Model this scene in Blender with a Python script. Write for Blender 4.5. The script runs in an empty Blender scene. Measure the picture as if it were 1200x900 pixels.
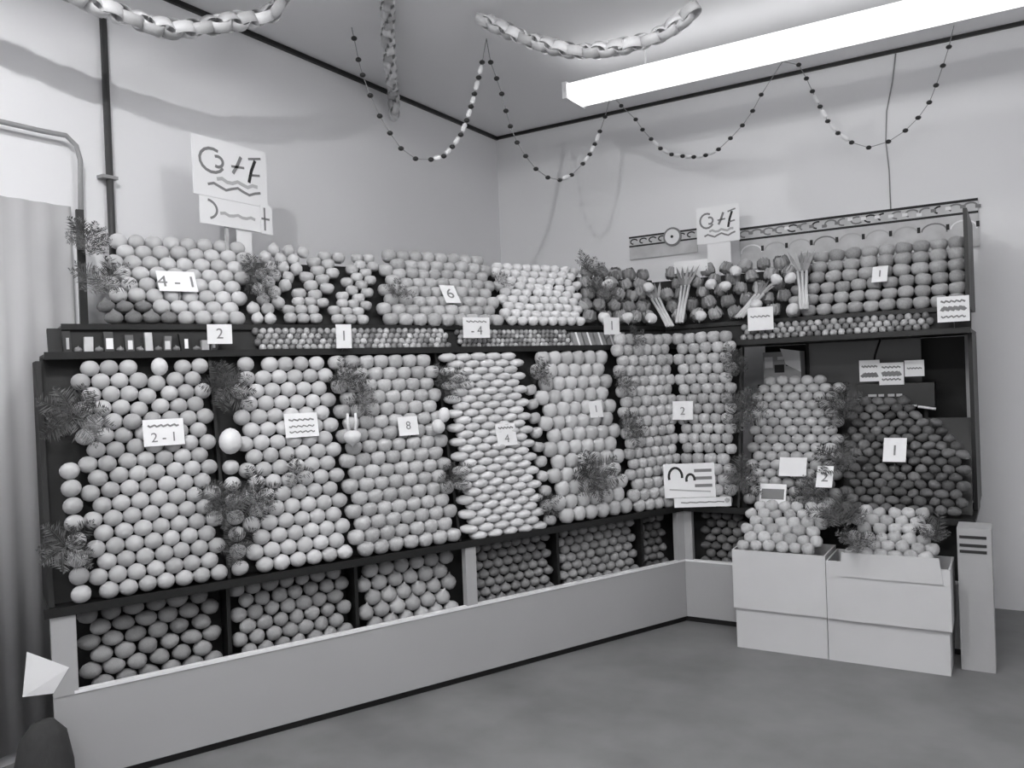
import bpy, bmesh, math, random
from mathutils import Vector, Matrix
random.seed(7)
SC = bpy.context.scene
COL = SC.collection
PI = math.pi

# ------------------------------------------------------------------ camera
F_PX, YAW, PITCH, ROLL = 965.5, -0.54832, -0.00702, -0.03874
CAM = Vector((1.720, -4.7256, 1.5))
fwd = Vector((math.sin(YAW)*math.cos(PITCH), math.cos(YAW)*math.cos(PITCH), math.sin(PITCH)))
r0 = Vector((math.cos(YAW), -math.sin(YAW), 0)); u0 = r0.cross(fwd)
RGT = math.cos(ROLL)*r0 + math.sin(ROLL)*u0
UPV = -math.sin(ROLL)*r0 + math.cos(ROLL)*u0
cd = bpy.data.cameras.new('camera'); cam = bpy.data.objects.new('camera', cd); COL.objects.link(cam)
cd.sensor_width = 36; cd.lens = F_PX*36/1200; cd.clip_start = 0.05
M3 = Matrix((RGT, UPV, -fwd)).transposed()
cam.matrix_world = Matrix.Translation(CAM) @ M3.to_4x4()
SC.camera = cam

# ------------------------------------------------------------------ world, light, exposure
w = bpy.data.worlds.new('world'); SC.world = w; w.use_nodes = True
w.node_tree.nodes['Background'].inputs[0].default_value = (0.5, 0.5, 0.51, 1)
w.node_tree.nodes['Background'].inputs[1].default_value = 0.42
SC.view_settings.view_transform = 'Standard'; SC.view_settings.look = 'None'
SC.view_settings.exposure = 1.2; SC.view_settings.gamma = 1.0
SC.view_settings.use_curve_mapping = False
LAMP = Vector((-0.15, -3.9, 3.40)); LAMP_W = 36

# ------------------------------------------------------------------ room constants and frames
WX, WY, HC = -1.836, 1.0, 3.468         # left wall plane, right wall plane, ceiling
TH = 0.43467
DV = Vector((-math.sin(TH), -math.cos(TH), 0)); NV = Vector((-math.cos(TH), math.sin(TH), 0))
ZV = Vector((0, 0, 1))
def LP(t, o, z): return DV*t + NV*o + ZV*z            # left run: along, set back, height
def RP(x, o, z): return Vector((x, o, z))             # right run
def ray(x, y): return fwd + RGT*((x-600)/F_PX) - UPV*((y-450)/F_PX)
def hit(x, y, P, N):
    d = ray(x, y); return CAM + d*((P-CAM).dot(N)/d.dot(N))

# ------------------------------------------------------------------ materials
def mat(name, v, rough=0.6, var=0.0, noise=0.0, scale=8.0, bump=0.0, tint=(1, 1, 1.015), spec=0.4, metal=0.0, stretch=None):
    m = bpy.data.materials.new(name); m.use_nodes = True
    nt = m.node_tree; b = nt.nodes['Principled BSDF']
    b.inputs['Roughness'].default_value = rough; b.inputs['Specular IOR Level'].default_value = spec
    b.inputs['Metallic'].default_value = metal
    base = (v*tint[0], v*tint[1], v*tint[2], 1)
    b.inputs['Base Color'].default_value = base
    if var or noise or bump:
        tc = nt.nodes.new('ShaderNodeTexCoord'); mp = nt.nodes.new('ShaderNodeMapping')
        nt.links.new(tc.outputs['Object'], mp.inputs[0])
        if stretch: mp.inputs['Scale'].default_value = stretch
        n = nt.nodes.new('ShaderNodeTexNoise'); n.inputs['Scale'].default_value = scale; n.inputs['Detail'].default_value = 5
        nt.links.new(mp.outputs[0], n.inputs['Vector'])
        oi = nt.nodes.new('ShaderNodeObjectInfo')
        def math_n(op, a, b_):
            q = nt.nodes.new('ShaderNodeMath'); q.operation = op
            for k, s in enumerate((a, b_)):
                if isinstance(s, (int, float)): q.inputs[k].default_value = s
                else: nt.links.new(s, q.inputs[k])
            return q.outputs[0]
        f = math_n('ADD', math_n('MULTIPLY', math_n('SUBTRACT', oi.outputs['Random'], 0.5), 2*var),
                   math_n('MULTIPLY', math_n('SUBTRACT', n.outputs['Fac'], 0.5), 2*noise))
        f = math_n('ADD', f, 1.0)
        mx = nt.nodes.new('ShaderNodeVectorMath'); mx.operation = 'SCALE'
        mx.inputs[0].default_value = base[:3]; nt.links.new(f, mx.inputs['Scale'])
        nt.links.new(mx.outputs[0], b.inputs['Base Color'])
        if bump:
            bp = nt.nodes.new('ShaderNodeBump'); bp.inputs['Strength'].default_value = bump; bp.inputs['Distance'].default_value = 0.01
            nt.links.new(n.outputs['Fac'], bp.inputs['Height']); nt.links.new(bp.outputs[0], b.inputs['Normal'])
    return m
def emis(name, v, s):
    m = mat(name, v); b = m.node_tree.nodes['Principled BSDF']
    b.inputs['Emission Color'].default_value = (1, 1, 1, 1); b.inputs['Emission Strength'].default_value = s
    return m
M = dict(
    wall=mat('wall_paint', .80, .75, noise=.03, scale=1.3, tint=(1, 1, 1.02)),
    ceil=mat('ceiling_paint', .88, .8, noise=.03, scale=1.1),
    floor=mat('concrete_floor', .19, .55, noise=.42, scale=3.0, bump=.05),
    black=mat('black_paint', .012, .45), dark=mat('dark_board', .018, .7, noise=.2, scale=6),  # back boards darkened so the gaps between fruit look shaded
    white=mat('white_gloss_paint', .40, .5, noise=.04, scale=3), cap=mat('white_edge', .85, .4),
    card=mat('white_card', .82, .7), ink=mat('dark_ink', .03, .8), grey_ink=mat('grey_ink', .22, .8), pale_ink=mat('pale_ink', .45, .8),
    carton=mat('white_carton', .60, .75, noise=.06, scale=4, bump=.05), carton2=mat('grey_carton', .40, .8, noise=.08, scale=4),
    orange=mat('orange_rind', .45, .5, var=.2, noise=.08, scale=30, bump=.12),
    pale=mat('pale_rind', .52, .55, var=.17, noise=.08, scale=30, bump=.08),
    apple=mat('apple_skin', .44, .38, var=.16, noise=.25, scale=14),
    squash=mat('squash_skin', .62, .5, var=.1, noise=.05, scale=20),
    nect=mat('nectarine_skin', .46, .4, var=.22, noise=.45, scale=12),
    mand=mat('mandarin_rind', .46, .45, var=.16, noise=.12, scale=25, bump=.1),
    beet=mat('dark_root_skin', .125, .65, var=.45, noise=.4, scale=16, bump=.3),
    peach=mat('peach_skin', .48, .6, var=.22, noise=.25, scale=12),
    potato=mat('potato_skin', .25, .7, var=.18, noise=.2, scale=20, bump=.15),
    kumara=mat('kumara_skin', .30, .7, var=.18, noise=.2, scale=20, bump=.15),
    onion=mat('onion_skin', .38, .45, var=.2, noise=.2, scale=12, stretch=(4, 4, 1)),
    swede=mat('swede_skin', .20, .7, var=.22, noise=.25, scale=14, bump=.2),
    tomato=mat('tomato_skin', .50, .35, var=.14, noise=.1, scale=8),
    plum=mat('plum_skin', .33, .3, var=.6, noise=.2, scale=20), redap=mat('red_apple_skin', .36, .35, var=.2, noise=.3, scale=14),
    turnip=mat('turnip_skin', .70, .5, var=.06, noise=.1, scale=10), leaf=mat('leaf_green', .07, .6, var=.5, noise=.4, scale=10),
    cabb=mat('cabbage_leaf', .28, .6, var=.4, noise=.35, scale=10), leek=mat('leek_stalk', .62, .5, noise=.15, scale=10),
    fern=mat('fern_green', .085, .65, var=.6, noise=.3, scale=10), stem=mat('stem', .12, .7),
    wrap=mat('pale_wrapper', .55, .4, noise=.2, scale=14), pack=mat('dark_packet', .12, .4, var=.9),
    bead_d=mat('dark_bead', .03, .4), bead_w=mat('white_bead', .8, .5), string=mat('string', .3, .8),
    chain=mat('foil_paper', .62, .35, var=.35, noise=.2, scale=20), pipe=mat('dark_pipe', .05, .5), gpipe=mat('grey_pipe', .30, .5),
    curtain=mat('pale_cloth', .46, .9, noise=.06, scale=4), mirror=mat('dull_glass', .13, .25, spec=.6),
    tube=emis('diffuser', .85, .8), tube2=emis('diffuser_bright', .85, 9.5), lampin=mat('lamp_housing', .7, .5), frieze=mat('printed_frieze', .55, .7, noise=.3, scale=9),
    chrome=mat('chrome', .7, .2, metal=.9), sack=mat('dark_sack', .035, .9, noise=.3, scale=8, bump=.3),
)

# ------------------------------------------------------------------ object helpers
def tag(o, label=None, cat=None, group=None, kind=None):
    if label: o['label'] = label
    if cat: o['category'] = cat
    if group: o['group'] = group
    if kind: o['kind'] = kind
    return o
def empty(name, loc, label=None, cat=None, group=None):
    o = bpy.data.objects.new(name, None); o.location = loc; o.empty_display_size = .05
    COL.objects.link(o); return tag(o, label, cat, group)
def link(name, me, loc=(0, 0, 0), parent=None, rot=None):
    o = bpy.data.objects.new(name, me); o.location = loc
    if rot is not None: o.rotation_euler = rot
    o.parent = parent; COL.objects.link(o); return o
def mesh(name, vs, fs, m, smooth=False):
    me = bpy.data.meshes.new(name); me.from_pydata([tuple(v) for v in vs], [], fs); me.update()
    if m: me.materials.append(M[m] if isinstance(m, str) else m)
    if smooth:
        for p in me.polygons: p.use_smooth = True
    return me
def solid(name, vs, fs, m, parent=None, smooth=False):
    """mesh in world coordinates; origin at its base centre, or relative to the parent empty"""
    vs = [Vector(v) for v in vs]
    if parent is not None: org = parent_org(parent); loc = (0, 0, 0)
    else:
        org = Vector((sum(v.x for v in vs)/len(vs), sum(v.y for v in vs)/len(vs), min(v.z for v in vs))); loc = org
    return link(name, mesh(name, [v-org for v in vs], fs, m, smooth), loc, parent)
def parent_org(p):
    q = Vector((0, 0, 0))
    while p is not None: q += p.location; p = p.parent
    return q
BF = [(0, 3, 2, 1), (4, 5, 6, 7), (0, 1, 5, 4), (1, 2, 6, 5), (2, 3, 7, 6), (3, 0, 4, 7)]
def hexa(name, c8, m, parent=None): return solid(name, c8, BF, m, parent)
def box(name, a, b, m, parent=None):
    (x0, y0, z0), (x1, y1, z1) = a, b
    return hexa(name, [(x0, y0, z0), (x1, y0, z0), (x1, y1, z0), (x0, y1, z0), (x0, y0, z1), (x1, y0, z1), (x1, y1, z1), (x0, y1, z1)], m, parent)
MITRE = 'mitre'
def runbox(name, P, s0, s1, prof, m, parent=None):
    """prism along a run; prof = list of (offset, z)"""
    n = len(prof)
    st = lambda o: -.6391*o+.001 if s0 == MITRE else s0        # MITRE: start on the line where the two runs meet
    vs = [P(st(o), o, z) for o, z in prof] + [P(s1, o, z) for o, z in prof]
    fs = [tuple(range(n-1, -1, -1)), tuple(range(n, 2*n))] + [(i, (i+1) % n, n+(i+1) % n, n+i) for i in range(n)]
    return solid(name, vs, fs, m, parent)
def rect(o0, o1, z0, z1): return [(o0, z0), (o1, z0), (o1, z1), (o0, z1)]
def slab(a, b, th): # sloped board profile between (o,z) a and b, thickness th backwards
    d = Vector((b[0]-a[0], b[1]-a[1])).normalized(); n = Vector((d.y, -d.x))*th
    return [a, (a[0]+n.x, a[1]+n.y), (b[0]+n.x, b[1]+n.y), b]
def tube_mesh(pts, r, seg=6, closed=False):
    vs, fs = [], []; pts = [Vector(p) for p in pts]; n = len(pts)
    for i, p in enumerate(pts):
        t = (pts[min(i+1, n-1)]-pts[max(i-1, 0)]).normalized()
        a = t.cross(Vector((.13, .31, .94)));  a = a.normalized() if a.length > 1e-4 else Vector((1, 0, 0)); b = t.cross(a)
        rr = r[i] if isinstance(r, (list, tuple)) else r
        for k in range(seg): vs.append(p+(a*math.cos(2*PI*k/seg)+b*math.sin(2*PI*k/seg))*rr)
    for i in range(n-1):
        for k in range(seg): fs.append((i*seg+k, i*seg+(k+1) % seg, (i+1)*seg+(k+1) % seg, (i+1)*seg+k))
    fs.append(tuple(range(seg-1, -1, -1))); fs.append(tuple(range((n-1)*seg, n*seg)))
    return vs, fs
def tube(name, pts, r, m, parent=None, seg=6):
    vs, fs = tube_mesh(pts, r, seg); return solid(name, vs, fs, m, parent, True)

# ------------------------------------------------------------------ the room
def struct(o): o['kind'] = 'structure'; return o
struct(box('floor', (WX-.1, -7.5, -.1), (5.2, WY+.1, 0), 'floor'))
struct(box('ceiling', (WX-.1, -7.5, HC), (5.2, WY+.1, HC+.1), 'ceil'))
struct(box('wall_left', (WX-.1, -7.5, 0), (WX, WY, HC), 'wall'))
struct(box('wall_right', (WX-.1, WY, 0), (5.2, WY+.1, HC), 'wall'))
struct(box('trim_1', (WX, -7.5, HC-.025), (WX+.022, WY, HC), 'black'))
struct(box('trim_2', (WX+.022, WY-.022, HC-.022), (5.2, WY, HC), 'black'))

# ceiling lamp that throws the hard shadows (hangs out of view, near the camera)
lamp = empty('ceiling_lamp', (LAMP.x, LAMP.y, HC), 'flat white ceiling lamp tray with a bare bulb', 'lamp')
box('tray', (LAMP.x-.2, LAMP.y-1.0, 3.44), (LAMP.x+.2, LAMP.y+1.0, HC), 'lampin', lamp)  # unseen tray and rims added to cut the bulb's light off the upper walls
for s in (-1, 1):
    box('rim', (LAMP.x+s*.2-.005, LAMP.y-1.0, 3.372), (LAMP.x+s*.2+.005, LAMP.y+1.0, 3.44), 'lampin', lamp)
    box('rim', (LAMP.x-.195, LAMP.y+s-.005, 3.372), (LAMP.x+.195, LAMP.y+s+.005, 3.44), 'lampin', lamp)
ld = bpy.data.lights.new('bulb', 'POINT'); ld.energy = LAMP_W; ld.shadow_soft_size = .018
lo = bpy.data.objects.new('bulb', ld); lo.location = LAMP-Vector(lamp.location); lo.parent = lamp; COL.objects.link(lo)

# pendant fluorescent fittings: one in view, two unseen ones added for fill and top light
def fitting(x0, x1, yc, label, dm):
    FX = empty('fluorescent_light', ((x0+x1)/2, yc, HC), label, 'light')
    def fixprof(x): return [(x, yc-.12, 3.235), (x, yc-.085, 3.20), (x, yc+.085, 3.20), (x, yc+.12, 3.235), (x, yc+.12, 3.288), (x, yc-.12, 3.288)]
    n = 6; vs = fixprof(x0+.03)+fixprof(x1-.03)
    solid('diffuser', vs, [tuple(range(n-1, -1, -1)), tuple(range(n, 2*n))]+[(i, (i+1) % n, n+(i+1) % n, n+i) for i in range(n)], dm, FX)
    box('housing', (x0+.03, yc-.06, 3.288), (x1-.03, yc+.06, 3.30), 'lampin', FX)
    for xa, xb in ((x0, x0+.03), (x1-.03, x1)): box('end_cap', (xa, yc-.125, 3.20), (xb, yc+.125, 3.302), 'cap', FX)
    for xa in (x0+.5, x1-.5): box('stem', (xa-.006, yc-.006, 3.30), (xa+.006, yc+.006, HC), 'lampin', FX)
fitting(-.60, 1.85, -.08, 'long white fluorescent light fitting hung in front of the right wall', 'tube')
fitting(.0, 2.45, -2.8, 'long white fluorescent light fitting over the open shop floor', 'tube2')
fitting(.0, 2.45, -5.5, 'long white fluorescent light fitting over the shop entrance', 'tube2')

# ------------------------------------------------------------------ display stands
LZ, FZ = .697, .377
S_LO = ((.03, .735), (.20, 1.605))      # fruit-centre line of the lower slope (offset, z)
S_UP = ((.29, 1.825), (.55, 2.185))
ML0, ML1 = 1.667, 1.785
TE = 3.32
ls = empty('display_stand', LP(1.7, .2, 0), 'long white and black tiered produce stand along the left wall', 'display stand')
ls_fascia_board = runbox('fascia_board', LP, MITRE, TE, rect(0, .02, .035, FZ-.012), 'white', ls)
runbox('fascia_edge', LP, MITRE, TE-.07, rect(-.004, .024, FZ-.012, FZ), 'cap', ls_fascia_board)
runbox('kick_board', LP, MITRE, TE-.02, rect(.02, .05, 0, .036), 'black', ls)
for ta, tb in ((TE-.085, TE), (1.455, 1.515), (0.0, .055)):
    runbox('post', LP, ta, tb, rect(-.003, .035, FZ-.013, LZ-.022), 'white', ls)
runbox('bin_back', LP, MITRE, TE-.02, slab((.135, .10), (.175, LZ-.03), .02), 'dark', ls)
runbox('bin_floor', LP, .02, TE-.02, rect(.022, .13, .30, .315), 'dark', ls)
for tt in (2.655, 2.075, .905, .29): runbox('bin_divider', LP, tt-.008, tt+.008, [(.05, .315), (.14, .315), (.165, LZ-.03), (.05, LZ-.03)], 'black', ls)
ls_lower_shelf = runbox('lower_shelf', LP, MITRE, TE, rect(-.002, .33, LZ-.022, LZ-.002), 'black', ls)
runbox('shelf_edge', LP, MITRE, TE+.02, rect(-.012, -.002, LZ-.03, LZ+.004), 'black', ls_lower_shelf)
runbox('lower_back', LP, MITRE, TE-.02, slab((.085, LZ), (.262, 1.655), .02), 'dark', ls)
for tt in (2.65, 1.52): runbox('bay_divider', LP, tt-.007, tt+.007, [(.035, LZ), (.085, LZ), (.262, 1.65), (.215, 1.65)], 'black', ls)
ls_middle_shelf = runbox('middle_shelf', LP, MITRE, TE-.03, rect(.19, .42, ML0-.018, ML0), 'black', ls)
runbox('middle_edge', LP, MITRE, TE-.03, rect(.182, .19, ML0-.022, ML0+.008), 'black', ls_middle_shelf)
runbox('middle_back', LP, MITRE, TE-.05, slab((.232, ML0), (.275, ML1-.01), .02), 'dark', ls)
ls_upper_shelf = runbox('upper_shelf', LP, MITRE, TE-.1, rect(.262, .42, ML1-.012, ML1), 'black', ls)
runbox('upper_edge', LP, MITRE, TE-.1, rect(.254, .262, ML1-.016, ML1+.008), 'black', ls_upper_shelf)
runbox('upper_back', LP, MITRE, 3.0, slab((.335, ML1), (.595, 2.13), .02), 'dark', ls)
runbox('end_panel', LP, TE-.02, TE, [(.04, LZ), (.33, LZ), (.36, 1.64), (.20, 1.64)], 'dark', ls)
runbox('corner_post', LP, 3.11, 3.14, rect(.33, .36, ML1, 2.28), 'black', ls)

XE = 1.53
rs = empty('display_stand', RP(.8, .3, 0), 'tiered produce stand on the right wall with a dark recess', 'display stand')
rs_fascia_board = runbox('fascia_board', RP, MITRE, XE, rect(0, .02, .035, FZ-.012), 'white', rs)
runbox('fascia_edge', RP, MITRE, XE, rect(-.004, .024, FZ-.012, FZ), 'cap', rs_fascia_board)
runbox('kick_board', RP, MITRE, XE-.02, rect(.02, .05, 0, .036), 'black', rs)
runbox('post', RP, .003, .05, rect(-.003, .035, FZ-.013, LZ-.022), 'white', rs)
runbox('bin_back', RP, MITRE, XE-.02, slab((.135, .10), (.175, LZ-.03), .02), 'dark', rs)
rs_lower_shelf = runbox('lower_shelf', RP, MITRE, XE, rect(-.002, .60, LZ-.022, LZ-.002), 'black', rs)
runbox('shelf_edge', RP, MITRE, XE, rect(-.012, -.002, LZ-.03, LZ+.004), 'black', rs_lower_shelf)
runbox('lower_back', RP, MITRE, .316, slab((.085, LZ), (.262, 1.655), .02), 'dark', rs)
runbox('bay_divider', RP, .317, .33, [(.035, LZ), (.085, LZ), (.262, 1.65), (.215, 1.65)], 'black', rs)
runbox('bin_floor', RP, .10, XE-.02, rect(.022, .13, .30, .315), 'dark', rs)
runbox('bay_back', RP, .34, .875, slab((.15, LZ), (.495, 1.40), .02), 'black', rs)  # both bay backs are black so gaps in the piles look shaded
runbox('bay_back', RP, .876, XE-.02, slab((.15, LZ), (.395, 1.19), .02), 'black', rs)
runbox('recess_back', RP, .30, XE-.02, rect(.86, .88, LZ, ML0-.02), 'black', rs)
rs_middle_shelf = runbox('middle_shelf', RP, MITRE, XE, rect(.19, .86, ML0-.018, ML0), 'black', rs)
runbox('middle_edge', RP, MITRE, XE, rect(.182, .19, ML0-.022, ML0+.008), 'black', rs_middle_shelf)
runbox('middle_back', RP, MITRE, XE, slab((.232, ML0), (.275, ML1-.01), .02), 'dark', rs)
rs_upper_shelf = runbox('upper_shelf', RP, MITRE, XE, rect(.262, .66, ML1-.012, ML1), 'black', rs)
runbox('upper_edge', RP, MITRE, XE, rect(.254, .262, ML1-.016, ML1+.008), 'black', rs_upper_shelf)
runbox('upper_back', RP, MITRE, XE, slab((.345, ML1), (.63, 2.12), .02), 'dark', rs)
runbox('end_panel', RP, XE-.02, XE, rect(.22, .88, ML1, 2.30), 'black', rs)
runbox('recess_side', RP, XE-.02, XE, rect(.30, .88, LZ, ML0-.02), 'black', rs)  # black panel added to keep the recess dark
runbox('end_post', RP, 1.478, 1.502, rect(.66, .70, LZ, ML0-.02), 'white', rs)

# dull mirror panel in the recess
mr = empty('mirror', RP(.92, .68, 1.2), 'dull grey mirror panel leaning in the dark recess', 'mirror')
runbox('glass', RP, .615, 1.25, rect(.69, .70, 1.25, ML0-.022), 'mirror', mr)
runbox('frame', RP, .598, .615, rect(.68, .71, 1.25, ML0-.022), 'black', mr)
tube('crack', [RP(1.03, .688, 1.645), RP(1.0, .688, 1.56), RP(.985, .688, 1.48)], .006, 'black', mr)
for xx in (.65, 1.2): runbox('support_leg', RP, xx-.01, xx+.01, rect(.685, .705, LZ-.002, 1.25), 'black', mr)

# ------------------------------------------------------------------ produce meshes
def lathe_fruit(name, prof, m, seg=14, squash=(1, 1, 1), lump=0.0, seed=0):
    rnd = random.Random(seed); vs, fs = [], []
    n = len(prof)
    vs.append(Vector((0, 0, prof[0][1])))
    for r, z in prof[1:-1]:
        for k in range(seg): a = 2*PI*k/seg; vs.append(Vector((r*math.cos(a), r*math.sin(a), z)))
    vs.append(Vector((0, 0, prof[-1][1])))
    for k in range(seg): fs.append((0, 1+(k+1) % seg, 1+k))
    for i in range(n-3):
        for k in range(seg): fs.append((1+i*seg+k, 1+i*seg+(k+1) % seg, 1+(i+1)*seg+(k+1) % seg, 1+(i+1)*seg+k))
    b = 1+(n-3)*seg; l = len(vs)-1
    for k in range(seg): fs.append((b+k, b+(k+1) % seg, l))
    if lump:
        ph = [rnd.uniform(0, 6.28) for _ in range(6)]
        for v in vs:
            d = v.normalized()
            f = 1+lump*(math.sin(3*d.x+ph[0])+math.sin(4*d.y+ph[1])+math.sin(3.5*d.z+ph[2])+.5*math.sin(7*d.x+5*d.z+ph[3]))/2
            v *= f
    vs = [Vector((v.x*squash[0], v.y*squash[1], v.z*squash[2])) for v in vs]
    return mesh(name, vs, fs, m, True)
def sphere_prof(n=9): return [(math.sin(PI*i/(n-1))*.5, -math.cos(PI*i/(n-1))*.5) for i in range(n)]
APPLE = [(0, -.40), (.12, -.44), (.27, -.43), (.42, -.27), (.50, .0), (.49, .18), (.40, .36), (.24, .44), (.10, .41), (0, .31)]
PEAR = [(0, -.50), (.16, -.50), (.34, -.40), (.43, -.2), (.42, .0), (.32, .2), (.21, .36), (.17, .5), (.10, .58), (0, .58)]
ONION = [(0, -.40), (.15, -.43), (.36, -.33), (.48, -.12), (.49, .08), (.36, .29), (.15, .42), (.06, .52), (.04, .6), (0, .6)]
SQ = [(0, -.15), (.2, -.19), (.4, -.13), (.5, 0), (.42, .1), (.22, .17), (.08, .16), (0, .14)]
SPH = sphere_prof()
K = {}
K['orange'] = [lathe_fruit('orange', SPH, 'orange', squash=(1, 1, .93), lump=.02, seed=i) for i in range(3)]
K['grapefruit'] = [lathe_fruit('grapefruit', SPH, 'pale', squash=(1, 1, .90), lump=.025, seed=i) for i in range(3)]
K['lemon'] = [lathe_fruit('lemon', [(0, -.56), (.07, -.52), (.2, -.42), (.4, -.24), (.47, 0), (.4, .24), (.2, .42), (.07, .52), (0, .56)], 'pale', lump=.02, seed=i) for i in range(3)]
K['apple'] = [lathe_fruit('apple', APPLE, 'apple', squash=(1, 1, .9), lump=.03, seed=i) for i in range(3)]
K['quince'] = [lathe_fruit('quince', APPLE, 'pale', squash=(1, 1, 1.05), lump=.03, seed=i) for i in range(3)]  # stands for the pale apples beside the squash
K['squash'] = [lathe_fruit('squash', SQ, 'squash', seg=16, squash=(1, 1, 1.2), lump=.02, seed=i) for i in range(3)]
K['nectarine'] = [lathe_fruit('nectarine', APPLE, 'nect', lump=.02, seed=i) for i in range(3)]  # stands for the two-tone apples in the inner corner
K['mandarin'] = [lathe_fruit('mandarin', SPH, 'mand', squash=(1, 1, .82), lump=.03, seed=i) for i in range(3)]
K['beetroot'] = [lathe_fruit('beetroot', SPH, 'beet', squash=(1.12, .95, .80), lump=.13, seed=i) for i in range(5)]
K['peach'] = [lathe_fruit('peach', APPLE, 'peach', lump=.04, seed=i) for i in range(3)]
K['potato'] = [lathe_fruit('potato', SPH, 'potato', squash=(1.12, .95, .82), lump=.07, seed=i) for i in range(4)]
K['kumara'] = [lathe_fruit('kumara', SPH, 'kumara', squash=(1.08, .95, .88), lump=.08, seed=i+9) for i in range(4)]
K['onion'] = [lathe_fruit('onion', ONION, 'onion', lump=.03, seed=i) for i in range(3)]
K['swede'] = [lathe_fruit('swede', ONION, 'swede', squash=(1, 1, .85), lump=.06, seed=i) for i in range(4)]
K['tomato'] = [lathe_fruit('tomato', APPLE, 'tomato', squash=(1, 1, .85), lump=.03, seed=i) for i in range(3)]
K['plum'] = [lathe_fruit('plum', sphere_prof(7), 'plum', seg=10, squash=(1, 1, 1.1), seed=i) for i in range(2)]
K['red_apple'] = [lathe_fruit('red_apple', APPLE, 'redap', squash=(1, 1, .86), lump=.03, seed=i) for i in range(3)]
K['turnip'] = [lathe_fruit('turnip', [(0, -.62), (.03, -.52), (.12, -.42), (.34, -.28), (.48, -.04), (.46, .16), (.3, .32), (.12, .36), (0, .36)], 'turnip', lump=.03, seed=i) for i in range(3)]
K['melon'] = [lathe_fruit('melon', SPH, 'turnip', squash=(.9, .9, 1.05), lump=.02, seed=3)]
NCOUNT = {}
ORD = 'bottom second third fourth fifth sixth seventh eighth ninth tenth eleventh twelfth thirteenth fourteenth fifteenth sixteenth seventeenth eighteenth nineteenth twentieth'.split()
ORD += ['twenty-'+w_ for w_ in 'first second third fourth fifth sixth seventh eighth ninth'.split()]
RATIO = dict(orange=(1, .93), grapefruit=(1, .90), lemon=(1, 1), apple=(1, .87), quince=(1, 1.03), squash=(1, .45), nectarine=(1, .93), mandarin=(1, .82),
             beetroot=(1.08, .84), peach=(1, .93), potato=(1.08, .86), kumara=(1.05, .92), onion=(1, .95), swede=(1, .88), tomato=(1, .83), plum=(1.04, 1.06),
             red_apple=(1, .87), turnip=(1, .82), melon=(.9, 1.05))        # real width and height of a fruit for a nominal size of 1
BODIES = []
def body(o, loc, A, C, n=None, out=.0, srange=None, sdir=None, z=(None, None), fixed=False):
    BODIES.append(dict(o=o, p=Vector(loc), A=A, C=C, n=n, d0=Vector(loc).dot(n) if n else 0, out=out, sr=srange, sd=sdir, z=z, fixed=fixed))
def put(kind, P, dia, label, group, tilt=.35, rot=None, **con):
    o = bpy.data.objects.new(kind, random.choice(K[kind])); COL.objects.link(o)
    o.location = P; o.scale = (dia,)*3
    o.rotation_euler = rot if rot is not None else (random.uniform(-tilt, tilt), random.uniform(-tilt, tilt), random.uniform(0, 6.28))
    NCOUNT[kind] = NCOUNT.get(kind, 0)+1
    ar, cr = RATIO[kind]
    if tilt > .6: ar = cr = (2*ar+cr)/3
    body(o, P, ar*dia/2, cr*dia/2, **con)
    return tag(o, label, kind.replace('_', ' ').split()[-1], group)
def bay(kind, P, bot, top, a, b, ps, pr, dia, label, group, stagger=True, jit=.03, tilt=.15, skip=None, out=.02):
    """rows of touching fruit on a slope: bot and top are the edges of the pile, a and b the line of fruit centres (offset, z)"""
    ar, cr = RATIO[kind]
    if tilt > .6: ar = cr = (2*ar+cr)/3
    d = dia*ar; L = math.hypot(b[0]-a[0], b[1]-a[1]); uo, uz = (b[0]-a[0])/L, (b[1]-a[1])/L
    half = .5 if stagger else 0.0
    def row(v):                                              # as many as touch side by side between the two edges
        s0 = bot[0]+(top[0]-bot[0])*v; s1 = bot[1]+(top[1]-bot[1])*v
        nc = max(1, int(round((s1-s0)/d-half)))
        return s0, s1, nc, (s1-s0)/(nc+half)
    h = (row(0)[3]+row(1)[3])/2; k_ = (uo/h)**2+(uz/(h*cr/ar))**2
    pc = math.sqrt((1-half*half)/k_)                         # row spacing at which the rows touch as well
    nr = max(1, int(round(L/pc))+1); p = L/max(nr-1, 1)
    dmax = math.sqrt((half*h)**2+(uo*p)**2+(uz*p*ar/cr)**2)*1.02 if nr > 1 else h
    sd = (P(1, 0, 0)-P(0, 0, 0)).normalized(); sl = P(0, b[0], b[1])-P(0, a[0], a[1]); nn = sd.cross(sl).normalized()
    if nn.dot(CAM-P(0, a[0], a[1])) < 0: nn = -nn
    for i in range(nr):
        v = i/(nr-1) if nr > 1 else 0
        lab = label if jit > .1 or nr < 3 else label+(', bottom row' if i == 0 else ', top row' if i == nr-1 else ', '+ORD[i]+' row up')
        s0, s1, nc, step = row(v)
        for j in range(nc):
            sx = s0+step*(j+.5+(.5 if stagger and i % 2 else 0)); dd = min(step*1.02, dmax)/ar
            if skip and skip(sx, v): continue
            o = a[0]+(b[0]-a[0])*v; z = a[1]+(b[1]-a[1])*v
            p = P(sx+random.gauss(0, jit*dia*.5), o-abs(random.gauss(0, jit*dia)), z+random.gauss(0, jit*dia*.4))
            put(kind, p, dd*(random.uniform(.88, 1.06) if jit > .1 else random.uniform(.975, 1.015)), lab, group, tilt, n=nn, out=out, srange=(s0+step*.47, s1-step*.47), sdir=sd, z=(a[1]-.004, b[1]+.006))
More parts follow.
